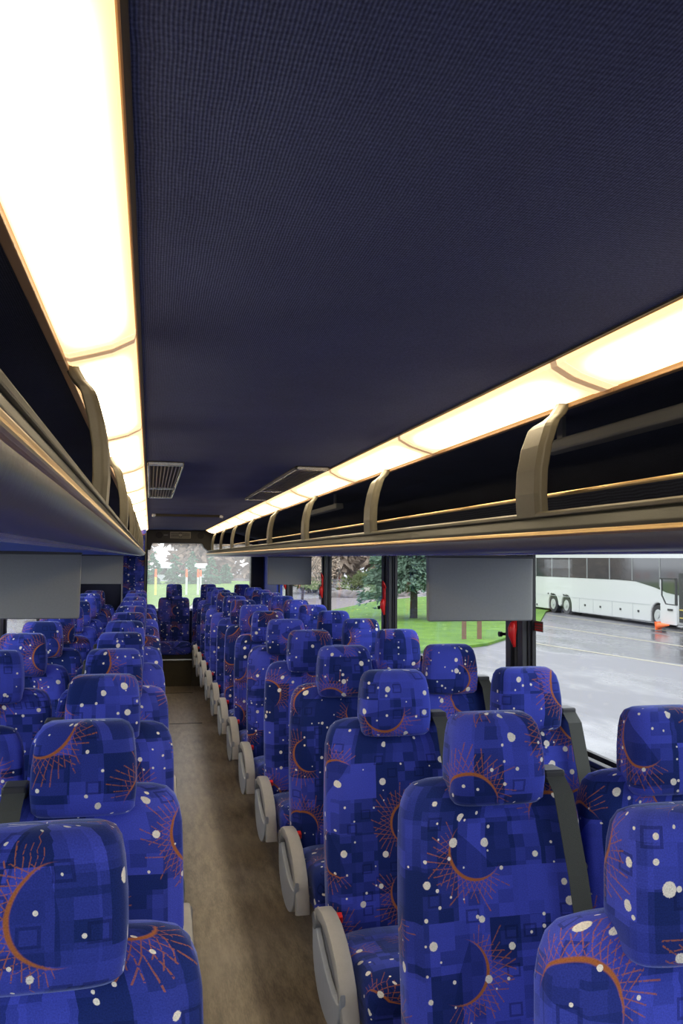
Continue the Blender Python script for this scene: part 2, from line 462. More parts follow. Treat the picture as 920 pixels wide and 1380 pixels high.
# roof and rack ceilings above the lights and racks
for nm, sg in (('right', 1), ('left', -1)):
    f = (lambda x: x) if sg > 0 else mx
    bm = B()
    prism(bm, [(f(.728), CZ + .05), (f(.728), CZ), (f(.745), CZ - .004), (f(.80), 2.075), (f(1.2), 2.05), (f(1.50), 1.96), (f(1.56), 1.80), (f(1.62), 1.80), (f(1.62), CZ + .05)], 1, Y0, Y1)
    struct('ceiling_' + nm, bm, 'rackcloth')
    # added dark strip, paints the shading of the head-liner beside the lights
    bm = boxb(*sorted((f(.728), f(.722))), Y0, Y1, CZ - .004, CZ + .001); struct('trim_%d' % (1 if sg > 0 else 2), bm, 'charcoal')
    # lower side wall with sill
    bm = boxb(*sorted((f(1.60), f(1.66))), Y0, Y1, 0, .93); struct('wall_' + nm, bm, 'darkblue')
    bm = boxb(*sorted((f(1.545), f(1.66))), Y0, Y1, .93, .965); struct('trim_%d' % (3 if sg > 0 else 4), bm, 'charcoal', bevel=.008)
    bm = boxb(*sorted((f(1.555), f(1.585))), Y0, Y1, .965, .985); struct('trim_%d' % (5 if sg > 0 else 6), bm, 'black', bevel=.004)
    bm = boxb(*sorted((f(1.60), f(1.66))), Y0, Y1, 1.735, 2.12); struct('wall_%s_upper' % nm, bm, 'darkblue')
tn = 7; wn = 1
pillars = {}
for sg in (1, -1):
    f = (lambda x: x) if sg > 0 else mx
    for i, y in enumerate(PIL):
        # each pillar: two window-frame uprights with a channel between
        bm = B()
        box(bm, *sorted((f(1.60), f(1.632))), y - .115, y + .125, .965, 1.735)
        box(bm, *sorted((f(1.567), f(1.60))), y + .0, y + .055, .965, 1.735)
        box(bm, *sorted((f(1.575), f(1.60))), y - .105, y - .055, .965, 1.735)
        tube(bm, [(f(1.585), y - .028, .965), (f(1.585), y - .028, 1.735)], .010)
        struct('trim_%d' % tn, bm, 'charcoal', bevel=.006); tn += 1
    ys = PIL + [12.1]
    for a, b_ in zip(ys, ys[1:]):
        if sg > 0 and a > 9.9: a, b_ = a + .12, 10.85
        elif sg < 0 and a > 9.9: continue
        else: a, b_ = a + .12, b_ - .11
        bm = boxb(*sorted((f(1.628), f(1.634))), a, b_, .965, 1.735)
        o = struct('window_%d' % wn, bm, 'glass'); wn += 1
        bm = B()
        for q in ((a, a + .02, .965, 1.735), (b_ - .02, b_, .965, 1.735)): box(bm, *sorted((f(1.612), f(1.628))), *q)
        box(bm, *sorted((f(1.612), f(1.628))), a, b_, .965, .99)
        g_ = obj('window_gasket', bm, 'black', parent=o)
# rear side wall pieces, blue
bm = boxb(1.585, 1.66, 10.85, Y1, .93, 1.735); struct('wall_right_rear', bm, 'blue')
bm = boxb(-.96, -.90, 10.19, Y1, .93, 1.735); struct('wall_left_rear', bm, 'darkblue')
bm = boxb(1.40, 1.60, 12.12, 12.3, .0, 1.80); struct('trim_%d' % tn, bm, 'black', bevel=.02); tn += 1

# ---- rear wall with window
bm = B()
box(bm, XL, XR, 12.28, 12.35, 0, .97); box(bm, XL, -.03, 12.28, 12.35, .97, 2.12); box(bm, 1.44, XR, 12.28, 12.35, .97, 2.12)
box(bm, -.03, 1.44, 12.28, 12.35, 1.90, 2.12)
struct('wall_rear', bm, 'darkblue')
bm = boxb(-.03, 1.44, 12.31, 12.318, .97, 1.90); o = struct('window_%d' % wn, bm, 'rglass'); wn += 1
bm = B(); box(bm, -.05, 1.45, 12.22, 12.30, .95, .99); obj('window_sill', bm, 'alu', parent=o, bevel=.006)
# ---- rear header with speakers and vent
bm = B()
prism(bm, [(-.055, CZ), (-.055, 1.80), (.005, 1.80), (.03, 1.895), (.70, 1.895), (.73, 1.84), (.80, 1.78), (.86, 1.78), (.86, CZ)], 1, 12.0, 12.27)
hd = obj('rear_header_panel', bm, 'rearhead', bevel=.012)
tag(hd, 'dark plastic header panel above the rear window at the end of the aisle', 'panel')
for sx_ in (.12, .68):
    bm = B(); cyl(bm, (sx_, 11.995, 2.005), 1, .047, .03); cyl(bm, (sx_, 11.985, 2.005), 1, .036, .02, r2=.03)
    obj('speaker', bm, 'black', parent=hd)
bm = B()
for a in ((.265, .545, 2.045, 2.055), (.265, .545, 1.965, 1.975), (.265, .275, 1.965, 2.055), (.535, .545, 1.965, 2.055)):
    box(bm, a[0], a[1], 11.985, 12.0, a[2], a[3])
vf = obj('vent_frame', bm, 'ventslat', parent=hd)
bm = B()
for k in range(5): box(bm, .275, .385, 11.99, 12.0, 1.982 + k * .014, 1.988 + k * .014); box(bm, .425, .535, 11.99, 12.0, 1.982 + k * .014, 1.988 + k * .014)
cyl(bm, (.405, 11.99, 2.01), 1, .022, .02)
obj('vent_louver', bm, 'ventslat', parent=vf)
bm = boxb(.18, .235, 11.99, 12.0, 2.0, 2.015); obj('header_label', bm, 'greyd', parent=hd)

# ---- lavatory at the left rear
lav = empty('lavatory_cabin', (-.48, 10.8, 0), label='lavatory cabin at the left rear, its front part starry fabric beside the rear window', cat='cabin')
bm = boxb(XL - lav.location.x + .01, .42, 0, 1.4, 0, 1.775); obj('cabin_body', bm, 'darkblue', parent=lav)
bm = boxb(.165, .425, -.025, 0, 0.4, 1.99); obj('fabric_panel', bm, 'fabric', parent=lav, uv=True, bevel=.006)
bm = boxb(.36, .425, 0, 1.4, 1.775, 2.07); obj('fabric_header', bm, 'fabric', parent=lav, uv=True)
bm = boxb(.143, .163, -.03, 0, .02, 1.775); obj('corner_trim', bm, 'grey', parent=lav, bevel=.004)
bm = boxb(.416, .436, -.035, 0, .02, 2.0); obj('corner_trim', bm, 'rearhead', parent=lav, bevel=.004)

# ---- floor cover plate lines
bm = B(); box(bm, .15, .56, 8.98, 9.0, 0, .003); box(bm, .15, .56, 11.0, 11.02, 0, .003); struct('trim_%d' % tn, bm, 'charcoal'); tn += 1

# ============================================================ light strips
SEG = [1.46 + 1.02 * k for k in range(-3, 11)]
def lens_poly(f, e=0.0):
    o = [(.730 - 0, CZ), (.733, CZ - .013), (.768, 2.046), (.80, 2.036), (.836, 2.026), (.850, 2.030), (.850, 2.07), (.74, CZ + .002)]
    return [(f(x), z - e) for x, z in o]
def strip(sg):
    f = (lambda x: x) if sg > 0 else mx
    side = 'right' if sg > 0 else 'left'
    names = ['nearest the camera', 'second from the camera', 'third from the camera', 'fourth from the camera', 'fifth from the camera', 'sixth from the camera',
             'seventh from the camera', 'eighth from the camera', 'ninth from the camera', 'tenth from the camera', 'the last, by the rear window']
    ks = [k for k in range(len(SEG) - 1) if k >= (2 if sg > 0 else 2)]
    for j, k in enumerate(ks):
        y0, y1 = SEG[k], min(SEG[k] + 1.02, 12.0)
        t = empty('ceiling_light', (f(.79), (y0 + y1) / 2, 2.05),
                  label='glowing warm lens panel of the %s ceiling light strip, %s' % (side, names[j]),
                  cat='light', group='lens panels of the two ceiling light strips')
        L = t.location
        bm = B(); prism(bm, [(x - L.x, z - L.z) for x, z in lens_poly(f)], 1, y0 + .022 - L.y, y1 - .022 - L.y)
        obj('light_lens', bm, 'lens', parent=t)
        bm = B(); prism(bm, [(x - L.x, z - L.z) for x, z in lens_poly(f, .0012)], 1, y0 - .04 - L.y, y0 + .04 - L.y)
        obj('lens_joint', bm, 'joint', parent=t)
        bm = B(); prism(bm, [(x - L.x, z - L.z) for x, z in lens_poly(f, .0024)], 1, y0 - .012 - L.y, y0 + .012 - L.y)
        obj('joint_bar', bm, 'jointbar', parent=t)
        bm = B()
        box(bm, *sorted((f(.842) - L.x, f(.856) - L.x)), y0 - .022 - L.y, y1 - .022 - L.y, 2.018 - L.z, 2.077 - L.z)
        box(bm, *sorted((f(.727) - L.x, f(.7315) - L.x)), y0 - .022 - L.y, y1 - .022 - L.y, CZ - .005 - L.z, CZ - L.z)
        obj('lens_rim', bm, 'lensrim', parent=t, bevel=.002)
strip(1); strip(-1)

# ============================================================ luggage racks
BR = [.32 + 1.36 * k for k in range(-1, 9)]
ordn = ['nearest', 'second', 'third', 'fourth', 'fifth', 'sixth', 'seventh', 'eighth', 'ninth']
def rack(sg):
    f = (lambda x: x) if sg > 0 else mx
    side = 'right' if sg > 0 else 'left'
    ye = 12.0 if sg > 0 else 10.76
    t = empty('luggage_rack', (f(.9), 0, 1.72), label='long overhead luggage rack with bronze edge strip along the %s side' % side, cat='luggage rack', group='overhead luggage racks')
    L = t.location
    def P(l): return [(f(x) - L.x, z - L.z) for x, z in l]
    def add(name, poly, mat, y0=Y0, y1=None, par=t, **k):
        bm = B(); prism(bm, P(poly), 1, y0, ye if y1 is None else y1); return obj(name, bm, mat, parent=par, **k)
    # tray floor and dark outer wall
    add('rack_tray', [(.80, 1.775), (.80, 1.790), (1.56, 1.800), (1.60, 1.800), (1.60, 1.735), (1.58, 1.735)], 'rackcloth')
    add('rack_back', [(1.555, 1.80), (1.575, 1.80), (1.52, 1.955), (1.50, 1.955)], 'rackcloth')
    add('front_fascia', [(.782, 1.791), (.800, 1.791), (.800, 1.742), (.768, 1.7445), (.764, 1.765)], 'rack', bevel=.002)
    add('top_bead', [(.777, 1.789), (.777, 1.797), (.784, 1.801), (.796, 1.800), (.798, 1.789)], 'bracket', bevel=.002)
    add('bronze_strip', [(.7550, 1.7505), (.7562, 1.7565), (.765, 1.759), (.77, 1.750), (.768, 1.744), (.758, 1.7465)], 'gold', bevel=.0015)
    add('lower_panel', [(.7590, 1.7465), (.770, 1.751), (.800, 1.745), (.86, 1.736), (.86, 1.719), (.83, 1.7168), (.810, 1.7164), (.797, 1.7168), (.787, 1.7182), (.779, 1.7208), (.772, 1.7245), (.7665, 1.729), (.7625, 1.7345), (.7600, 1.7405)], 'rackpanel', smooth=True).modifiers.new('e', 'EDGE_SPLIT')
    add('lower_bead', [(.800, 1.7175), (.828, 1.7195), (.829, 1.7125), (.805, 1.7125)], 'alu', bevel=.002)
    add('underside_panel', [(.822, 1.7185), (1.60, 1.736), (1.60, 1.726), (1.1, 1.7185), (.83, 1.7140)], 'rackblue')
    bm = B(); tube(bm, [(f(.885) - L.x, Y0, 1.848 - L.z), (f(.885) - L.x, ye, 1.848 - L.z)], .0048, 10)
    obj('guard_rail', bm, 'gold', parent=t, smooth=True)
    # long pale air duct on the back of the rack
    for ya, yb in ((Y0, 2.05), (4.55, 5.5)):
        add('air_duct', [(.985, 1.975), (.985, 2.005), (1.03, 2.005), (1.03, 1.975)], 'greyd', y0=ya, y1=yb, bevel=.006)
        for yy in (ya + .1, yb - .1): add('duct_hanger', [(1.0, 2.003), (1.0, 2.068), (1.01, 2.068), (1.01, 2.003)], 'greyd', y0=yy, y1=yy + .03)
    # brackets
    for j, y in enumerate(BR):
        if y > ye - .3: continue
        if sg < 0: y -= .10
        bm = B()
        prof = [(.795, .0), (.792, .05), (.797, .10), (.806, .15), (.815, .19)]
        zt = 1.79
        pts = []
        # broad blade, wider along the coach than across it
        rings = []
        for (x, dz, ya, yb, th) in ((.790, -.002, -.055, .055, .013), (.787, .05, -.055, .055, .013), (.789, .10, -.055, .052, .013),
                                    (.797, .15, -.058, .048, .013), (.808, .19, -.062, .036, .013), (.811, .197, -.062, .020, .013), (.815, .204, -.062, -.018, .012), (.826, .215, -.064, -.026, .012),
                                    (.838, .235, -.066, -.030, .012), (.845, .262, -.066, -.030, .012)):
            rings.append([bm.verts.new((f(xx) - L.x, y + yy, zt + dz - L.z)) for xx, yy in ((x - th, ya + .012), (x - th, yb - .006), (x - th + .008, yb), (x + th, yb), (x + th, ya), (x - th + .008, ya))])
        for A, D in zip(rings, rings[1:]):
            for i in range(6): bm.faces.new((A[i], A[(i + 1) % 6], D[(i + 1) % 6], D[i]))
        bm.faces.new(rings[0]); bm.faces.new(rings[-1])
        obj('rack_bracket', bm, 'bracket', parent=t, bevel=.003)
    return t
rack(1); rack(-1)

# ============================================================ ceiling vents and hatch
def vent(x0, x1, y0, y1, label):
    t = empty('ceiling_vent', ((x0 + x1) / 2, (y0 + y1) / 2, CZ), label=label, cat='vent', group='louvred vents in the ceiling')
    hx, hy = (x1 - x0) / 2, (y1 - y0) / 2
    bm = B()
    for q in ((-hx, -hx + .007, -hy, hy), (hx - .007, hx, -hy, hy), (-hx, hx, -hy, -hy + .03), (-hx, hx, hy - .03, hy), (-hx, hx, -.015 + .25, .015 + .25)):
        box(bm, *q, -.016, 0)
    obj('vent_frame', bm, 'alu', parent=t, bevel=.002)
    bm = boxb(-hx, hx, -hy, hy, -.004, 0); obj('vent_backing', bm, 'ventdark', parent=t)
    bm = B(); n = 9
    for k in range(n):
        x = -hx + .012 + (2 * hx - .024) * k / (n - 1)
        prism(bm, [(x - .004, -.012), (x + .001, -.013), (x + .004, -.004), (x, -.004)], 1, -hy + .03, hy - .03)
    obj('vent_louver', bm, 'ventslat', parent=t)
vent(-.018, .125, 3.42, 5.35, 'louvred ceiling vent beside the left light strip')
vent(.575, .712, 3.42, 5.35, 'louvred ceiling vent beside the right light strip')
t = empty('roof_hatch', (.31, 8.0, CZ), label='shallow rectangular roof hatch in the ceiling near the rear', cat='hatch')
bm = B(); prism(bm, [(-.40, -.0), (.40, .0), (.37, -.022), (-.37, -.022)], 0, -.30, .31); obj('hatch_panel', bm, 'ceiling', parent=t)
bm = B(); box(bm, -.27, .28, -.43, -.38, -.02, 0); obj('hatch_slot', bm, 'kick', parent=t)
for a in (-.30, .28):
    bm = boxb(a, a + .03, -.43, -.38, -.024, 0); obj('hatch_latch', bm, 'alu', parent=t, bevel=.003)

# ============================================================ hanging screens
def screen(xa, xb, y, label, zb=1.452):
    t = empty('video_screen', ((xa + xb) / 2, y, 1.718), label=label, cat='screen', group='fold-down video screens under the racks')
    hw = (xb - xa) / 2; h = 1.716 - zb
    bm = B()
    loft(bm, [(-h, 0, .0, hw - .007, .012, 14), (-h + .004, 0, 0, hw - .003, .017, 14), (-h + .02, 0, 0, hw - .002, .018, 14), (-.03, 0, 0, hw, .018, 14), (-.006, 0, 0, hw, .018, 14)], n=48)
    obj('screen_shell', bm, 'screen', parent=t, smooth=True).modifiers.new('e', 'EDGE_SPLIT')
    bm = boxb(-hw - .003, hw + .003, -.022, .024, -.010, .002); obj('hinge_mount', bm, 'screendark', parent=t, bevel=.003)
    bm = boxb(-hw + .02, hw - .02, .016, .021, -h + .02, -.035); obj('screen_glass', bm, 'busglass', parent=t)
    t.rotation_euler.x = 0.0
screen(1.085, 1.535, 3.27, 'large grey folded-down video screen on the right before the near window pillar')
screen(1.075, 1.490, 7.95, 'small distant grey video screen hanging on the right in front of the window')
screen(-.735, -.272, 3.62, 'large grey video screen hanging under the left rack, cut by the frame edge', 1.448)
screen(-.66, -.240, 8.05, 'distant grey video screen hanging on the left near the lavatory')

# ============================================================ emergency handles, latch knobs, sticker
hn = {1: 'beside the large right screen', 2: 'on the second visible right pillar, by the spruce tree', 3: 'on the third visible right pillar',
      4: 'on the right pillar behind the small screen', 5: 'on the farthest right pillar'}
for i, y in enumerate(PIL[2:], 1):
    z0 = {1: 1.345, 2: 1.345, 3: 1.36, 4: 1.36}[i]
    bm = B()
    tube(bm, [(0, -.012, .16), (-.012, -.014, .19), (-.018, -.004, .205), (-.016, .010, .195), (-.010, .012, .15), (-.008, .008, .07)], .006, 8)
    tube(bm, [(-.006, -.012, .16), (-.006, -.014, .06)], .005, 8)
    tube(bm, [(-.01, .0, .085), (-.016, 0, .06), (-.016, .002, .03), (-.01, 0, .0), (-.006, 0, -.02)], [.014, .020, .017, .010, .006], 10)
    o = obj('emergency_handle', bm, 'red', smooth=True); o.location = (1.557, y - .08, z0)
    tag(o, 'red emergency window handle ' + hn[i], 'handle', 'red emergency handles on the window pillars')
    bm = B(); cyl(bm, (.005, 0, 0), 0, .007, .03); cyl(bm, (-.013, 0, 0), 0, .012, .014)
    o = obj('latch_knob', bm, 'black'); o.location = (1.575, y + .10, 1.365)
    tag(o, 'black window latch knob ' + hn[i].replace('beside the large right screen', 'under the large right screen'), 'knob', 'black window latch knobs')
st = empty('window_sticker', (1.622, 3.40, 1.42), label='small rectangular sticker with red lettering on the window by the near right pillar', cat='sticker')
bm = boxb(0, .001, -.055, .06, -.022, .022); obj('sticker_sheet', bm, 'stake', parent=st)
for k in range(3):
    bm = B(); y = -.048
    random.seed(k + 3)
    while y < .045:
        wd = random.uniform(.005, .009); box(bm, -.0006, 0, y, y + wd, .009 - k * .012 - .003, .009 - k * .012 + .0035); y += wd + .0035
    obj('sticker_lettering', bm, 'red', parent=st)

# ============================================================ seats
def seat(sg, aisle):
    """passenger seat; front faces -Y, origin on the floor under the backrest front. sg=+1: belt on +x shoulder, aisle side is -x"""
    t = empty('coach_seat')
    def X(x): return x * sg
    # backrest, reclined, with rounded shoulders
    bm = B()
    def wb(l):
        x, y, z = l
        y += .11 * (z - .42) / .77 - .08
        # side bolsters forward, gentle hollow in the middle
        if y < .11 * (z - .42) / .77 - .08: y -= .018 * min(1, (abs(x) / .2) ** 2) * min(1, max(0, (1.15 - z) / .1))
        return [x, y, z]
    loft(bm, [(.40, 0, .05, .222, .045, 5), (.415, 0, .05, .232, .056, 5), (.60, 0, .05, .236, .060, 5), (.85, 0, .05, .237, .058, 5), (1.00, 0, .048, .233, .054, 5), (1.07, 0, .047, .230, .052, 4.6),
              (1.105, 0, .046, .223, .050, 4.2), (1.130, 0, .046, .212, .046, 4), (1.147, 0, .046, .195, .038, 3.6), (1.157, 0, .046, .165, .024, 3), (1.160, 0, .046, .10, .01, 2.5)], n=44, warp=wb)
    back = obj('backrest', bm, 'fabric', parent=t, smooth=True)
    # headrest cushion
    bm = B()
    hx = 0.0
    loft(bm, [(1.106, hx, .030, .090, .030, 3), (1.111, hx, .030, .107, .048, 4), (1.123, hx, .030, .117, .060, 4.6), (1.17, hx, .030, .1205, .064, 5), (1.22, hx, .032, .119, .064, 5), (1.27, hx, .036, .114, .060, 4.8),
              (1.296, hx, .040, .109, .053, 4.4), (1.312, hx, .044, .100, .042, 4), (1.321, hx, .046, .085, .026, 3.4), (1.323, hx, .048, .05, .01, 3)], n=40)
    obj('headrest', bm, 'fabric', parent=t, smooth=True)
    # seat cushion
    bm = B()
    loft(bm, [(-.50, 0, .455, .195, .055, 4), (-.492, 0, .455, .212, .078, 4), (-.475, 0, .46, .220, .088, 5), (-.40, 0, .465, .222, .090, 5), (-.30, 0, .455, .222, .086, 5), (-.16, 0, .448, .220, .078, 5), (-.05, 0, .445, .218, .072, 5), (-.03, 0, .445, .20, .05, 4)], axis=1, n=40)
    obj('seat_cushion', bm, 'fabric', parent=t, smooth=True)
    # pedestal frame
    bm = B()
    box(bm, -.20, .20, -.44, .03, .335, .375)
    for x in (X(-.02), X(.16)):
        tube(bm, [(x, -.40, .34), (x, -.34, .02)], .016); tube(bm, [(x, .0, .34), (x, -.04, .02)], .016); box(bm, x - .03, x + .03, -.40, .02, 0, .022)
    obj('seat_frame', bm, 'greyd', parent=t)
    # shoulder belt
    bm = B()
    pts = [(.155, .095, 1.150), (.155, .050, 1.170), (.155, .010, 1.165), (.158, -.026, 1.135), (.163, -.038, 1.08), (.175, -.066, .95), (.190, -.098, .75), (.205, -.120, .60), (.215, -.115, .55)]
    R = [[bm.verts.new((X(x) + d, y - e, z)) for d, e in ((-.025, 0), (.025, 0), (.025, .003), (-.025, .003))] for x, y, z in pts]
    for A, D in zip(R, R[1:]):
        for i in range(4): bm.faces.new((A[i], A[(i + 1) % 4], D[(i + 1) % 4], D[i]))
    bm.faces.new(R[0]); bm.faces.new(R[-1])
    obj('seat_belt', bm, 'belt', parent=t)
    bm = boxb(-.028, .028, -.012, .055, -.012, .018); gd = obj('belt_guide', bm, 'charcoal', parent=t, bevel=.006); gd.location = (X(.155), .02, 1.162)
    # buckle on aisle-side rear corner of cushion
    bm = boxb(-.013, .013, -.012, .012, -.05, .0); bk = obj('belt_buckle', bm, 'black', parent=t, bevel=.003); bk.location = (X(-.222), -.115, .565); bk.rotation_euler.x = .25
    bm = boxb(-.014, .014, -.014, .013, -.0, .022); obj('release_button', bm, 'red', parent=bk, bevel=.003)
    if aisle:
        # folding armrest: curved arm above a crescent-shaped side shell
        ax = -.262
        bm = B()
        tube(bm, [(X(ax), y, z) for y, z in ((-.075, .575), (-.11, .590), (-.17, .598), (-.24, .594), (-.31, .575), (-.37, .545), (-.42, .502), (-.455, .450), (-.470, .400))], .02, 12, flat=(.026, .020))
        a = obj('armrest', bm, 'arm', parent=t, smooth=True, bevel=0)
        a.modifiers.new('e', 'EDGE_SPLIT')
        bm = B()
        poly = [(-.065, .555)]
        for k in range(17):
            th = PI * k / 16; poly.append((-.262 + .20 * math.cos(th), .515 - .165 * math.sin(th) ** .85))
        poly += [(-.445, .480), (-.42, .470), (-.36, .466), (-.30, .474), (-.24, .492), (-.18, .516), (-.13, .540), (-.10, .560)]
        prism(bm, poly, 0, X(ax) - sg * .030, X(ax) - sg * .012)
        obj('side_shell', bm, 'shell', parent=a, bevel=.004)
        bm = B(); prism(bm, [(-.07, .56), (-.13, .575), (-.40, .50), (-.43, .46), (-.40, .39), (-.26, .355), (-.12, .39), (-.07, .46)], 0, X(ax) - sg * .010, X(ax) + sg * .006)
        obj('inner_plate', bm, 'greyd', parent=a, bevel=.003)
        bm = B(); cyl(bm, (X(ax) - sg * .018, -.095, .565), 0, .026, .03); obj('pivot_cap', bm, 'greyd', parent=a, bevel=.002)
    return t

YR, YL, PT = 1.975, 2.105, .82
proto = {}
def place(sg, aisle, x, y, label, group):
    k = (sg, aisle)
    if k not in proto: proto[k] = t = seat(sg, aisle)
    else: t = dup_tree(proto[k])
    t.location = (x, y, 0); tag(t, label, 'seat', group)
    if sg < 0: t.scale.z = .990
    return t
O = ['frontmost', 'second', 'third', 'fourth', 'fifth', 'sixth', 'seventh', 'eighth', 'ninth', 'tenth', 'eleventh', 'twelfth', 'thirteenth']
desc = {0: 'large in the foreground', 1: 'in the foreground'}
for n in range(-1, 12):
    j = n + 1
    place(1, True, {-1: .812, 0: .838, 1: .820}.get(n, .833), YR + n * PT, 'blue starry aisle seat on the right, %s from the front' % O[j] if j else 'blue starry aisle seat on the right, cut by the lower right corner of the photo', 'blue patterned seats right of the aisle')
for n in range(0, 12):
    place(1, False, {0: 1.316, 1: 1.303}.get(n, 1.315), YR + n * PT, 'blue starry window seat on the right, %s from the front' % O[n], 'blue patterned seats right of the aisle')
for n in range(-1, 11):
    j = n + 1
    place(-1, True, -.140, YL + n * PT, 'blue starry aisle seat on the left, %s from the front' % O[j] if j else 'blue starry aisle seat on the left, cut by the lower left corner of the photo', 'blue patterned seats left of the aisle')
for n in range(0, 11):
    place(-1, False, -.620, YL + n * PT, 'blue starry window seat on the left, %s from the front' % O[n], 'blue patterned seats left of the aisle')

# ---- rear bench: middle place faces down the aisle
t = empty('rear_bench', (.335, 11.95, 0), label='dark starry rear bench seat facing down the aisle under the rear window', cat='seat')
bm = B(); loft(bm, [(.48, 0, .05, .205, .05, 5), (.50, 0, .05, .213, .06, 5), (.9, 0, .06, .213, .06, 5), (1.08, 0, .07, .211, .055, 5), (1.13, 0, .07, .200, .05, 4.5), (1.15, 0, .07, .175, .03, 4), (1.153, 0, .07, .12, .01, 3)], n=40)
obj('backrest', bm, 'fabric', parent=t, smooth=True)
bm = B(); loft(bm, [(1.12, 0, .05, .10, .04, 4), (1.14, 0, .05, .108, .055, 5), (1.28, 0, .06, .106, .055, 5), (1.32, 0, .06, .100, .045, 4.5), (1.333, 0, .06, .08, .025, 4), (1.335, 0, .06, .05, .01, 4)], n=36)
obj('headrest', bm, 'fabric', parent=t, smooth=True)
bm = B(); loft(bm, [(-.42, 0, .50, .215, .07, 4), (-.40, 0, .50, .228, .085, 5), (-.1, 0, .49, .228, .08, 5), (.0, 0, .49, .22, .07, 5)], axis=1, n=36)
obj('seat_cushion', bm, 'fabric', parent=t, smooth=True)
bm = boxb(-.225, .235, -.38, .1, .36, .43); obj('seat_base', bm, 'black', parent=t, bevel=.01)
bm = boxb(-.225, .235, -.385, -.36, .34, .36); obj('base_trim', bm, 'alu', parent=t)
bm = boxb(-.225, .235, -.36, .1, .0, .34); obj('kick_panel', bm, 'kick', parent=t)
for ix, x in enumerate((.80, 1.264)):
    t2 = empty('rear_bench', (x, 11.95, 0), label='rear bench place right of the middle one, %s' % ('behind the last aisle seat' if ix == 0 else 'in the rear right corner'), cat='seat')
    for ch in t.children:
        c = ch.copy(); C.objects.link(c); c.parent = t2

# ============================================================ outside
GZ = -1.3
random.seed(11)
bm = B(); v = [bm.verts.new(p) for p in ((-160, -60, GZ), (260, -60, GZ), (260, 330, GZ), (-160, 330, GZ))]; bm.faces.new(v)
o = struct('ground', bm, 'asphalt')
def flat(name, pts, mat, z, label=None, cat=None, kind='structure', h=.03):
    bm = B(); prism(bm, pts, 2, z - h, z); o = obj(name, bm, mat); tag(o, label, cat, None, kind); return o
flat('lawn', [(1.5, 22), (9.7, 27.0), (11.6, 28.3), (13.4, 30.6), (18, 37.5), (22.4, 45.8), (27, 52), (40, 66), (40, 80), (20.6, 64), (15.3, 57.5), (10.2, 47.9), (6.2, 38)], 'grass', GZ + .09, h=.09)
flat('lawn', [(-30, 50), (2, 49.5), (3.2, 60), (9, 80), (16, 104), (10, 110), (-30, 110)], 'grass', GZ + .09, h=.09)
flat('footpath', [(3, 38), (6.0, 38), (10.0, 48.1), (15.1, 57.8), (20, 64.6), (24, 72), (18, 72), (11, 62), (6.5, 52)], 'path', GZ + .02, h=.02)
# painted parking lines
def line(p, q, wd, label):
    p, q = Vector((*p, 0)), Vector((*q, 0)); d = (q - p).normalized(); n = Vector((-d.y, d.x, 0)) * wd / 2
    flat('parking_line', [tuple((p + n)[:2]), tuple((q + n)[:2]), tuple((q - n)[:2]), tuple((p - n)[:2])], 'paintline', GZ + .008, label, 'road marking', 'thing', h=.008)
line((21.6, 44.4), (22.1, 30.0), .13, 'faded yellow parking line right along the parked white coach')
line((17.6, 39.0), (18.7, 25.0), .13, 'cream parking line across the wet asphalt, middle of three')
line((13.3, 31.0), (15.4, 20.0), .13, 'cream parking line nearest to our window')

# ---- white coach
cb = empty('white_coach', (24.1, 41.5, GZ), label='white touring coach with open front door parked across the wet lot', cat='bus')
def cobj(name, bm, mat, **k):
    o = obj(name, bm, mat, parent=cb, **k)
    for v_ in o.data.vertices: v_.co -= Vector((24.1, 41.5, GZ))
    return o
XB = 22.9
# body side with wheel arches and the swoop of glass: built as profile in y,z pulled across x
arch = []
def archpts(yc, r=.60): return [(yc + r * math.cos(a), -.80 + r * math.sin(a)) for a in [PI * (-.12 + 1.24 * k / 12) for k in range(13)]]
prof = [(32.6, -1.02)]
prof = [(50.2, -1.0)] + [p for p in archpts(45.85)][0:0]
def arc2(yc):  # from +y side to -y side
    return [(yc + .60 * math.cos(PI * k / 12), -.98 + .17 + .60 * math.sin(PI * k / 12)) for k in range(13)]
low = [(50.2, -1.12)] + [(46.48, -1.12)] + arc2(45.88) + [(45.28, -1.12)] if False else [(50.2, -1.12), (46.50, -1.12)] + arc2(45.90) + [(45.10, -.90)] + arc2(44.30)
low += [(43.70, -1.12), (36.0, -1.12)] + arc2(35.40) + [(34.80, -1.12), (32.0, -1.12)]
poly = low + [(31.4, -.6), (31.3, .6), (31.6, 2.0), (32.2, 2.25), (49.6, 2.25), (50.2, 1.9)]
bm = B(); prism(bm, poly, 0, XB, XB + 2.5); bd = cobj('coach_body', bm, 'white', bevel=.06, seg=3)
# window band
bm = B(); prism(bm, [(49.4, .76), (49.4, 1.88), (31.5, 1.86), (31.35, .2), (33.9, .22), (34.7, .30), (35.6, .50), (37.2, .74), (39, .78)], 0, XB - .012, XB + .02)
cobj('window_band', bm, 'busglass')
for y in (48.1, 46.0, 43.9, 41.9, 39.6, 37.5, 35.2): 
    bm = boxb(XB - .022, XB, y - .05, y + .05, .78 if y > 37 else .52, 1.86); cobj('window_mullion', bm, 'greyd')
bm = B()
box(bm, XB - .008, XB + .01, 36, 49.9, -.33, -.305)
for y in (48.3, 42.8, 41.3, 39.4, 37.5): box(bm, XB - .008, XB + .01, y - .012, y + .012, -1.1, -.31)
cobj('panel_gap', bm, 'whiteline')
for y in (42.15, 40.55, 38.6, 37.0, 48.0):
    bm = boxb(XB - .03, XB, y - .06, y + .06, -.72, -.62) if y < 47 else boxb(XB - .03, XB, y - .06, y + .06, -.98, -.88); cobj('locker_handle', bm, 'charcoal')
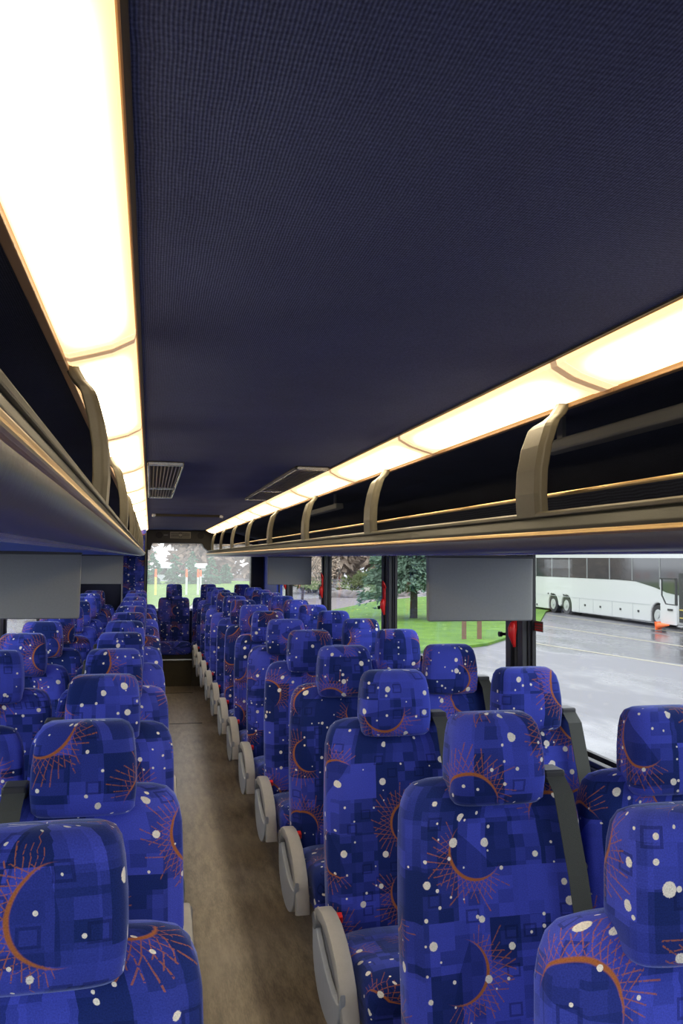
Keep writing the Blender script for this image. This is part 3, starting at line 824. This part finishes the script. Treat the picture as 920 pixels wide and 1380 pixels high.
for y in (46.5, 46.1, 44.6):
    bm = boxb(XB - .02, XB, y - .07, y + .07, -.26, -.18); cobj('marker_lamp', bm, 'charcoal')
for y in (45.90, 44.30, 35.40):
    bm = B(); cyl(bm, (XB + .17, y, -.80), 0, .50, .30, 36); wl = cobj('wheel', bm, 'tyre', bevel=.03)
    bm = B(); cyl(bm, (XB + .02 - .005, y, -.80), 0, .30, .03, 30); cyl(bm, (XB - .005, y, -.80), 0, .11, .05, 20, r2=.09)
    for k in range(8):
        cyl(bm, (XB, y + .19 * math.cos(k * PI / 4), -.80 + .19 * math.sin(k * PI / 4)), 0, .02, .03, 8)
    r_ = cobj('wheel_rim', bm, 'rim', bevel=.01); r_.parent = wl
    bm = B(); cyl(bm, (XB + .55, y, -.75), 0, .585, .5, 30); cobj('wheel_well', bm, 'black')
bm = boxb(XB + .3, XB + 2.2, 32.5, 49.5, -1.16, -1.0); cobj('chassis', bm, 'black')
bm = boxb(XB - .02, XB + .3, 31.9, 33.75, -.98, 1.2); cobj('door_opening', bm, 'charcoal')
for k in range(2): bm = boxb(XB - .03, XB, 31.95, 33.7, -.80 + k * .35, -.75 + k * .35); cobj('step_edge', bm, 'yellow')
# open door leaf, swung out in front of the body
dr = B()
box(dr, XB - .86, XB - .80, 32.75, 33.88, -1.02, -.15)
prism(dr, [(33.88, -.15), (33.88, .95), (33.80, .95), (33.80, .22), (33.52, -.15)], 0, XB - .86, XB - .80)
dd = cobj('door', dr, 'white')
dr = B()
box(dr, XB - .87, XB - .79, 32.70, 32.80, -.18, .99); box(dr, XB - .87, XB - .79, 32.75, 33.90, .93, .99)
tube(dr, [(XB - .83, 33.80, .95), (XB - .83, 33.80, .22), (XB - .83, 33.50, -.15), (XB - .83, 32.75, -.17)], .035)
cobj('door_frame', dr, 'charcoal').parent = dd
dr = B(); prism(dr, [(32.80, -.15), (33.50, -.15), (33.78, .22), (33.78, .94), (32.80, .94)], 0, XB - .845, XB - .83)
cobj('door_glass', dr, 'glass').parent = dd
dr = B(); box(dr, XB - .90, XB - .86, 32.95, 33.30, -.42, -.34); cobj('door_handle', dr, 'charcoal').parent = dd
for cx_, s_ in ((XB - .9, .9),):
    cn = empty('traffic_cone', (XB - 1.15, 33.6, GZ + .205), label='orange traffic cone lying on its side under the open coach door', cat='cone')
    cn.rotation_euler = (PI / 2 - .12, 0, .2)
    bm = B(); cyl(bm, (0, 0, .30), 2, .15, .62, 24, r2=.035); obj('cone_body', bm, 'orange', parent=cn)
    bm = boxb(-.18, .18, -.18, .18, -.03, 0); obj('cone_base', bm, 'orange', parent=cn, bevel=.01)

# ---- planting
def leafcloud(bm, fn, n, size):
    for _ in range(n):
        p, d = fn(); s = size * random.uniform(.6, 1.3)
        a = Vector((random.gauss(0, 1), random.gauss(0, 1), random.gauss(0, .5))).normalized()
        b_ = d.normalized(); q = b_.cross(a)
        if q.length < .1: continue
        q.normalize()
        v = [bm.verts.new(p - q * s * .35), bm.verts.new(p + b_ * s), bm.verts.new(p + q * s * .35), bm.verts.new(p - b_ * s * .4)]
        bm.faces.new(v)
def spruce(loc, h, r, base, label, mat='spruce', n=9000, name='spruce_tree', group=None, leaf=.14):
    t = empty(name, (loc[0], loc[1], GZ), label=label, cat='tree', group=group)
    bm = B(); tube(bm, [(0, 0, -.05), (0.03, 0, h * .4), (0, 0, h)], [h * .024, h * .018, .02], 12); obj('trunk', bm, 'bark', parent=t, smooth=True)
    bm = B(); nb = int(14 + n / 90)
    br = []
    for k in range(nb):
        z = base + (h - base) * (k / nb) ** 1.1; L = r * (1 - (z - base) / (h - base)) ** .8 * random.uniform(.8, 1.12) + .05
        br.append((z, random.uniform(0, 2 * PI), L))
    wts = [b[2] ** 1.5 for b in br]
    def fn():
        z, a, L = random.choices(br, wts)[0]; u = random.random() ** .6
        dr_ = Vector((math.cos(a), math.sin(a), 0)); sd = Vector((-math.sin(a), math.cos(a), 0))
        sag = -.25 * L * u * u
        p = Vector((0, 0, z)) + dr_ * L * u + sd * random.gauss(0, .16 * L * (1.1 - u * .6)) + Vector((0, 0, sag + random.gauss(0, .06 * L)))
        return p, dr_ + sd * random.gauss(0, .6) + Vector((0, 0, -.3 + random.gauss(0, .3)))
    leafcloud(bm, fn, n, leaf); obj('foliage', bm, mat, parent=t)
spruce((12.9, 41.0), 8.2, 2.5, 1.7, 'blue-green spruce tree on the lawn beyond the right windows', n=14000, leaf=.19)
for i, (x, y, h) in enumerate(((.45, 96, 3.7), (2.75, 97, 3.4), (4.7, 97, 3.9), (6.7, 97, 3.3), (8.6, 99, 2.4))):
    spruce((x, y), h, h * .36, .25, 'small green conifer seen through the rear window, ' + ('leftmost of five', 'second from the left', 'middle of five', 'second from the right', 'rightmost and shortest of five')[i], 'conifer', 1800, 'young_conifer', 'young conifers behind the rear window', leaf=.3)
def bushy(name, loc, rx, rz_, n, label, mat, cat='shrub', group=None, leaf=.2, trunk=0.0, zc=None, branches=0):
    t = empty(name, (loc[0], loc[1], GZ), label=label, cat=cat, group=group)
    zc = rz_ if zc is None else zc
    lumps = [(Vector((random.uniform(-.55, .55) * rx, random.uniform(-.55, .55) * rx, zc + random.uniform(-.6, .6) * rz_)), random.uniform(.35, .6)) for _ in range(16)]
    def fn():
        c, s = random.choice(lumps); d = Vector((random.gauss(0, 1), random.gauss(0, 1), random.gauss(0, 1))).normalized()
        p = c + Vector((d.x * rx * s, d.y * rx * s, d.z * rz_ * s)) * random.uniform(.7, 1.05)
        p.z = max(p.z, .02); return p, d
    bm = B(); leafcloud(bm, fn, n, leaf); obj('foliage', bm, mat, parent=t)
    if trunk:
        bm = B(); tube(bm, [(0, 0, -.05), (.1, 0, zc * .6), (0, .1, zc)], [trunk, trunk * .7, trunk * .4], 8)
        for k in range(branches):
            a = random.uniform(0, 2 * PI); tube(bm, [(0, 0, zc * .5), (math.cos(a) * rx * .5, math.sin(a) * rx * .5, zc), (math.cos(a) * rx * .8, math.sin(a) * rx * .8, zc + rz_ * .6)], [trunk * .5, trunk * .35, trunk * .1], 6)
        obj('trunk', bm, 'bark', parent=t)
    return t
# shrubs and boulders beyond the path
shr = [((18.6, 72), 2.6, .9, 'low green shrub beyond the footpath, nearest the second right pillar'), ((23.5, 84), 3.0, 1.0, 'wide olive shrub behind the boulders'),
       ((14.0, 75), 1.8, .8, 'dark shrub beside the boulders beyond the footpath'), ((26.5, 74), 2.0, 1.0, 'green shrub left of the spruce trunk')]
for loc, a, b_, lb in shr: bushy('shrub', loc, a, b_, 1800, lb, 'shrub', group='shrubs beyond the footpath', leaf=.22)
for i, (loc, s, lb) in enumerate((((16.2, 64.5), 1.1, 'grey boulder by the footpath, left one'), ((19.4, 67), 1.4, 'large grey boulder among the shrubs'), ((14.6, 65), .9, 'low boulder seen under the small screen'))):
    bm = B(); bmesh.ops.create_icosphere(bm, subdivisions=3, radius=1)
    for v_ in bm.verts:
        n_ = v_.co.copy(); k = 1 + .18 * math.sin(n_.x * 4 + i) * math.cos(n_.y * 3 + 2 * i) + .1 * math.sin(n_.z * 7 + n_.x * 5)
        v_.co = Vector((n_.x * s * k, n_.y * s * .8 * k, max(-.1, n_.z * s * .62 * k)))
    o = obj('boulder', bm, 'rock', smooth=True); o.location = (*loc, GZ + .05); tag(o, lb, 'boulder', 'boulders beyond the footpath')
# thin multi-stem bare trees near the path
for i, (loc, h, lb) in enumerate((((17.4, 60), 7.5, 'slender bare tree by the second right pillar'), ((12.3, 62), 5.0, 'bare twiggy tree behind the small right screen'), ((10.6, 60), 4.6, 'bare twiggy tree at the far right windows'))):
    bushy('bare_tree', loc, 1.6, 1.3, 260 if i == 0 else 1000, lb, 'bare', 'tree', 'bare trees beyond the right windows', .14, .10, h if i == 0 else 2.3, 7)
# timber stakes
for i, (x, y) in enumerate(((11.35, 29.9), (11.95, 29.9))):
    bm = B(); prism(bm, [(-.07, 0), (-.07, 1.25), (-.02, 1.33), (.07, 1.25), (.07, 0)], 1, -.06, .06); o = obj('timber_stake', bm, 'stake'); o.location = (x, y, GZ + .06)
    tag(o, 'brown timber stake on the lawn under the large screen, %s of two' % ('left' if i == 0 else 'right'), 'stake', 'timber stakes on the lawn')
# rear posts
for i, (x, y, c) in enumerate(((.47, 68, 'yellow'), (2.83, 68, 'white'), (3.72, 68, 'white'), (4.5, 78, 'white'))):
    t = empty('marker_post', (x, y, GZ), label=('yellow and orange', 'white and orange', 'white and orange', 'small far')[i] + ' marker post on the grass behind the rear window, ' + ('leftmost', 'second from left', 'third from left', 'rightmost')[i], cat='post', group='marker posts behind the rear window')
    hh = 2.1 if i < 3 else 1.9
    bm = B(); cyl(bm, (0, 0, hh * .35), 2, .09, hh * .7, 12); obj('post_base', bm, c, parent=t)
    bm = B(); cyl(bm, (0, 0, hh * .85), 2, .095, hh * .3, 12, r2=.08); obj('post_top', bm, 'orange', parent=t)
# pale sheds between conifers
for i, (x, lb) in enumerate(((1.6, 'small pale shed seen between the left conifers'), (5.7, 'small pale shed seen between the right conifers'))):
    t = empty('pale_shed', (x, 108, GZ), label=lb, cat='shed')
    bm = boxb(-1.2, 1.2, -1, 1, 0, 1.7); obj('shed_wall', bm, 'paleshed', parent=t)
    bm = B(); prism(bm, [(-1.15, 1.7), (1.15, 1.7), (0, 2.3)], 0, -1.3, 1.3); obj('shed_roof', bm, 'whiteline', parent=t)
    bm = boxb(-.5, .5, -1.03, -1, .9, 1.7); obj('shed_window', bm, 'busglass', parent=t)
# wood all around at the horizon, its haze painted into the twig colour
k = 0
spots = []
for x in range(-24, 76, 10): spots.append((x + random.uniform(-2, 2), 132 + random.uniform(-5, 5)))
for x in range(86, 190, 14): spots.append((x, 150 - x * .55))
for x, y in ((-50, 60), (-55, 40), (-52, 20), (-48, 80), (-46, 2)): spots.append((x, y))
words = ['far left', 'left', 'centre left', 'behind the leftmost conifer', 'behind the marker posts', 'behind the middle conifer', 'behind the rightmost conifer', 'at the rear window edge', 'right of the rear window', 'beyond the blue corner panel', 'beyond the small screen', 'beyond the third pillar']
for i, (x, y) in enumerate(spots):
    where = words[i] if i < 12 else ('right stretch, %s' % ['first', 'second', 'third', 'fourth', 'fifth', 'sixth', 'seventh', 'eighth'][min(7, i - 10)] if x > 60 else 'beyond the left windows, %s' % {60: 'second farthest', 40: 'middle one', 20: 'second nearest', 80: 'farthest', 2: 'nearest'}[y])
    bushy('bare_tree', (x, y), 6.2, 6.2, 3400, 'tall hazy brown bare tree in the distant wood, ' + where, 'bare', 'tree', 'bare trees of the distant wood', 1.05, .35, 5.6, 6)
print('objects', len(bpy.data.objects))
